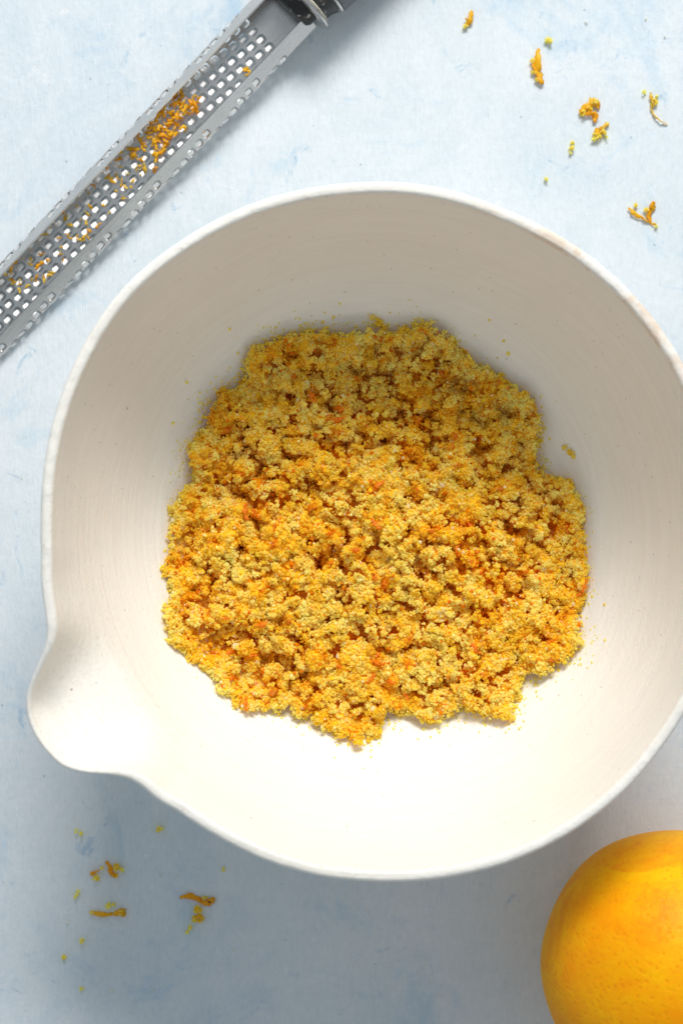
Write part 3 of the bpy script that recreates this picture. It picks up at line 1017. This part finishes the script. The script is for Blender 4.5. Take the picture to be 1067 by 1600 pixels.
# ------------------------------------------------------------------ orange
def build_orange():
    rx = 4.70
    c = P(1057, 1510, 4.55)
    n, m_ = 128, 96
    V, F = [], []
    V.append((0, 0, 1))
    for j in range(1, m_):
        t = math.pi * j / m_
        for i in range(n):
            a = 2 * math.pi * i / n
            V.append((math.sin(t) * math.cos(a), math.sin(t) * math.sin(a), math.cos(t)))
    V.append((0, 0, -1))
    V = np.array(V)
    lump = 1 + 0.010 * np.sin(2.1 * V[:, 0] * 2 + 1) * np.cos(1.7 * V[:, 1] * 2) + 0.006 * np.sin(5 * V[:, 0] + 3 * V[:, 2]) + 0.004 * np.sin(7 * V[:, 1] - 4 * V[:, 2] + 1)
    V = V * lump[:, None] * np.array([rx, rx * 1.01, 4.55])
    V[:, 2] = np.maximum(V[:, 2], -4.53)
    for i in range(n):
        F.append((0, 1 + i, 1 + (i + 1) % n))
    for j in range(m_ - 2):
        for i in range(n):
            i2 = (i + 1) % n
            F.append((1 + j * n + i, 1 + (j + 1) * n + i, 1 + (j + 1) * n + i2, 1 + j * n + i2))
    b = 1 + (m_ - 2) * n; e = len(V) - 1
    for i in range(n):
        F.append((b + i, e, b + (i + 1) % n))
    o = link('orange', mesh_from('orange', V, F, [M_ORANGE]), None, c)
    tag(o, 'whole ripe orange resting on the table below the bowl', 'orange')
build_orange()

# ------------------------------------------------------------------ loose crumbs
CR = np.random.default_rng(23)
def crumb(name, label, cat, strands=(), clumps=(), group=None, surface=None, crystal=False):
    """strands: ([photo px], width px, kind); clumps: (px, py, radius px, grains, tone)"""
    f = surface or (lambda a, b: P(a, b, 0.0))
    ref = strands[0][0][0] if strands else clumps[0][:2]
    o0 = f(*ref)
    simple = (len(strands) + len(clumps)) == 1
    root = None if simple else tag(empty(name, o0), label, cat, group)
    for k, (pp, wd, kind) in enumerate(strands):
        w_ = wd / 42.0
        pts = []
        for i, q in enumerate(pp):
            lift = w_ * 0.30 + (0.05 + 0.05 * math.sin(i * 1.7 + k))
            pts.append(f(*q) - o0 + np.array([0, 0, lift]))
        me = strand_mesh('zest_shred', pts, w_, (M_ZEST, M_ZESTD, M_ZESTY)[kind], 0.32, int(CR.integers(0, 9999)), 0.16)
        o = link(name if simple else 'zest_shred', me, root, o0 if simple else None)
        if simple: tag(o, label, cat, group)
    if clumps:
        pos, col, rad = [], [], []
        for (cx, cy, r, n, tone) in clumps:
            c = f(cx, cy) - o0
            rc = r / 42.0
            for _ in range(n if n == 1 else int(n * 1.3)):
                g = np.clip(CR.normal(0.046, 0.011), 0.028, 0.075) if n > 1 else rc * 0.8
                if n > 1:
                    a, q = CR.uniform(0, 6.28), math.sqrt(CR.uniform()) * max(rc - g, 0.0) * 0.85
                    h = CR.uniform(0, 1) * min(rc * 1.3, 0.25) * (1 - (q / max(rc, 1e-6)) ** 2)
                    pos.append(c + np.array([q * math.cos(a), q * math.sin(a), g * 0.8 + h]))
                else:
                    pos.append(c + np.array([0, 0, g * 0.8]))
                rad.append(g)
                t = np.clip(tone + 0.22 + CR.normal(0, 0.12), 0, 1)
                col.append(AMBER + (GOLD - AMBER) * t / 0.5 if t < 0.5 else GOLD + (PALE - GOLD) * (t - 0.5) / 0.5)
        me = grains_mesh('sugar_grains', np.array(pos), np.array(rad), np.array(col), M_CRYSTAL if crystal else M_SUGAR)
        o = link(name if simple else 'sugar_grains', me, root, o0 if simple else None)
        if simple: tag(o, label, cat, group)
        else: o['kind'] = 'stuff'

GT = 'crumbs beyond the bowl beside the zester'
GB = 'crumbs on the shaded table by the spout'
Z = 'zest_crumb'; S_ = 'sugar_crumb'
crumb(Z, 'small orange zest crumb with a pale tip, nearest the zester handle', 'zest', [([(737, 18), (734, 30), (729, 43)], 10, 0), ([(727, 30), (736, 36)], 7, 0)], [(727, 42, 6, 9, 0.7)], GT)
crumb(S_, 'single pale yellow sugar nugget above the long zest sliver', 'sugar', (), [(856, 64, 8, 22, 0.75)], GT)
crumb(Z, 'long upright orange zest sliver coated in sugar', 'zest', [([(840, 78), (837, 92), (838, 108), (842, 122), (846, 134)], 12, 0), ([(832, 100), (838, 118), (848, 130)], 9, 1)], [(831, 97, 6, 12, 0.5), (833, 114, 6, 12, 0.5), (838, 126, 5, 8, 0.5)], GT)
crumb(Z, 'largest sugary orange zest clump on the table beyond the bowl', 'zest', [([(903, 177), (915, 168), (926, 158), (936, 166)], 13, 0), ([(914, 180), (926, 176), (930, 186), (927, 192)], 10, 1), ([(924, 154), (932, 162), (934, 172)], 9, 0)], [(910, 178, 8, 20, 0.5), (928, 161, 9, 24, 0.55), (919, 170, 8, 20, 0.45)], GT)
crumb(Z, 'round golden sugar and zest clump touching the largest clump', 'zest', [([(928, 203), (936, 208), (940, 200)], 11, 0), ([(940, 201), (948, 194), (951, 197)], 7, 2)], [(932, 212, 10, 30, 0.5), (942, 207, 7, 14, 0.55), (927, 219, 6, 8, 0.9), (948, 214, 5, 5, 0.95)], GT)
crumb(S_, 'narrow pale golden sugar crumb below the zest clumps', 'sugar', (), [(894, 224, 5, 9, 0.6), (892, 232, 5.5, 11, 0.6), (891, 239, 4.5, 6, 0.8)], GT)
crumb(S_, 'tiny lone sugar crumb just beyond the bowl rim', 'sugar', (), [(853, 281, 5, 6, 0.7)], GT)
crumb(Z, 'thin curled yellow zest shred with a long tail', 'zest', [([(1014, 144), (1018, 152), (1017, 164), (1018, 174), (1023, 184), (1031, 191), (1042, 194)], 5.5, 2), ([(1014, 150), (1020, 160), (1018, 168)], 8, 2)], [(1022, 160, 7, 16, 0.6), (1005, 145, 5, 6, 0.95), (1025, 152, 4, 5, 0.8)], GT)
crumb(Z, 'V-shaped orange zest shred near the bowl rim', 'zest', [([(981, 325), (990, 335), (1003, 342), (1014, 348), (1024, 352)], 7, 0), ([(1020, 317), (1015, 327), (1012, 337), (1015, 348)], 8, 1), ([(1020, 318), (1016, 330)], 10, 0)], [(992, 321, 5, 7, 0.6), (1009, 329, 6, 10, 0.5), (1024, 354, 4, 5, 0.8)], GT)
for (px, py, r, lb) in ((915, 35, 3.2, 'tiny clear sugar grain on the table, between the zest sliver and the frame top'), (1008, 30, 3.4, 'tiny clear sugar grain in the top right corner, upper one'), (1038, 58, 3.0, 'tiny clear sugar grain in the top right corner, lower one')):
    crumb('sugar_grain', lb, 'sugar', (), [(px, py, r, 1, 0.9)], GT, crystal=True)
crumb(S_, 'pair of joined pale sugar grains, topmost crumb below the spout', 'sugar', (), [(120, 1297, 5.5, 6, 0.8), (127, 1302, 5.5, 6, 0.65)], GB)
crumb(S_, 'single round golden sugar grain near the bowl, right of the joined pair', 'sugar', (), [(250, 1294, 7.5, 9, 0.45)], GB)
crumb(Z, 'small crumb with a red orange zest end and one amber sugar lump', 'zest', [([(142, 1365), (149, 1362), (156, 1358)], 9, 1)], [(151, 1370, 8, 18, 0.55), (159, 1356, 5, 6, 0.8)], GB)
crumb(Z, 'crumb of golden sugar grains with an upright orange zest shred', 'zest', [([(168, 1345), (172, 1355), (177, 1367), (184, 1366)], 9, 1)], [(184, 1354, 8, 20, 0.45), (192, 1358, 6, 9, 0.75), (181, 1366, 7, 12, 0.3)], GB)
crumb(S_, 'oblong pale sugar grain under the two zest crumbs', 'sugar', (), [(124, 1392, 4.5, 5, 0.9), (121, 1397, 5, 6, 0.9), (119, 1401, 4.5, 5, 0.9)], GB)
crumb(Z, 'thin flat orange zest shred lying sideways with sugar on top', 'zest', [([(142, 1424), (155, 1427), (168, 1429), (178, 1428)], 8, 0), ([(178, 1430), (188, 1423), (198, 1426)], 12, 0)], [(145, 1424, 5, 7, 0.7), (170, 1415, 7, 13, 0.8), (178, 1413, 5, 7, 0.85), (190, 1425, 8, 16, 0.35)], GB)
crumb(Z, 'largest crumb by the spout, an orange zest T with a sugar tail', 'zest', [([(282, 1401), (293, 1399), (304, 1401), (314, 1406), (325, 1413)], 9, 1), ([(316, 1408), (326, 1412), (334, 1402)], 12, 1)], [(310, 1420, 9, 24, 0.35), (313, 1434, 9, 26, 0.25), (304, 1435, 7, 14, 0.4), (297, 1448, 6, 10, 0.75), (293, 1456, 4.5, 5, 0.9), (320, 1402, 6, 8, 0.5)], GB)
for (px, py, r, n, tone, lb) in (
        (130, 1469, 7, 10, 0.6, 'small golden sugar crumb below the sideways zest shred'),
        (101, 1495, 5.5, 6, 0.5, 'small square sugar crumb, nearest the left frame edge'),
        (128, 1545, 5.5, 7, 0.7, 'pale sugar crumb in the bottom left corner, largest of its row'),
        (349, 1358, 4.5, 4, 0.75, 'faint pale sugar crumb close under the bowl rim')):
    crumb(S_, lb, 'sugar', (), [(px, py, r, n, tone)], GB)
for (px, py, r, lb) in ((106, 1441, 3.6, 'clear sugar grain left of the sideways zest shred'), (175, 1548, 3.4, 'clear sugar grain in the bottom row, middle one'),
                        (239, 1547, 3.2, 'clear sugar grain in the bottom row, rightmost one'), (276, 1368, 3.4, 'clear sugar grain above the largest crumb by the spout'),
                        (252, 1367, 2.6, 'very small clear sugar grain, further from the bowl than its neighbour above the T crumb'),
                        (364, 1485, 2.8, 'clear sugar grain alone in the bowl shadow'), (35, 747, 3.2, 'clear sugar grain alone on the table left of the bowl')):
    crumb('sugar_grain', lb, 'sugar', (), [(px, py, r, 1, 0.9)], GB, crystal=True)
GI = 'crumbs stuck to the bowl wall'
crumb(S_, 'pale sugar lump alone on the bowl wall beside the heap notch', 'sugar', (), [(882, 699, 7, 12, 0.5), (890, 707, 8, 16, 0.45), (895, 714, 5, 5, 0.5)], GI, surface=on_bowl)
crumb(S_, 'single deep orange dot on the bowl wall towards the spout', 'sugar', (), [(216, 1010, 4, 3, 0.0)], GI, surface=on_bowl)
crumb(S_, 'pale sugar grain on the bowl wall near the spout', 'sugar', (), [(201, 1062, 5, 5, 0.95)], GI, surface=on_bowl)
crumb(S_, 'smear of yellow sugar poking up past the heap top edge', 'sugar', (), [(582, 497, 7, 12, 0.5), (592, 504, 9, 22, 0.4), (600, 511, 9, 22, 0.4)], GI, surface=on_bowl)
for (px, py, lb) in ((522, 497, 'flat sugar speck on the shaded bowl wall, left of the yellow smear'), (764, 500, 'shiny sugar speck high on the shaded bowl wall'), (741, 526, 'double sugar speck on the shaded wall beside the heap'),
                     (786, 532, 'sugar speck on the shaded wall, right of the double one'), (794, 552, 'short sugar speck lowest on the shaded wall'), (943, 944, 'slender sugar speck right of the heap on the lit wall'), (272, 662, 'sugar speck left of the heap on the bowl wall')):
    crumb(S_, lb, 'sugar', (), [(px, py, 4.2, 3, 0.55)], GI, surface=on_bowl)
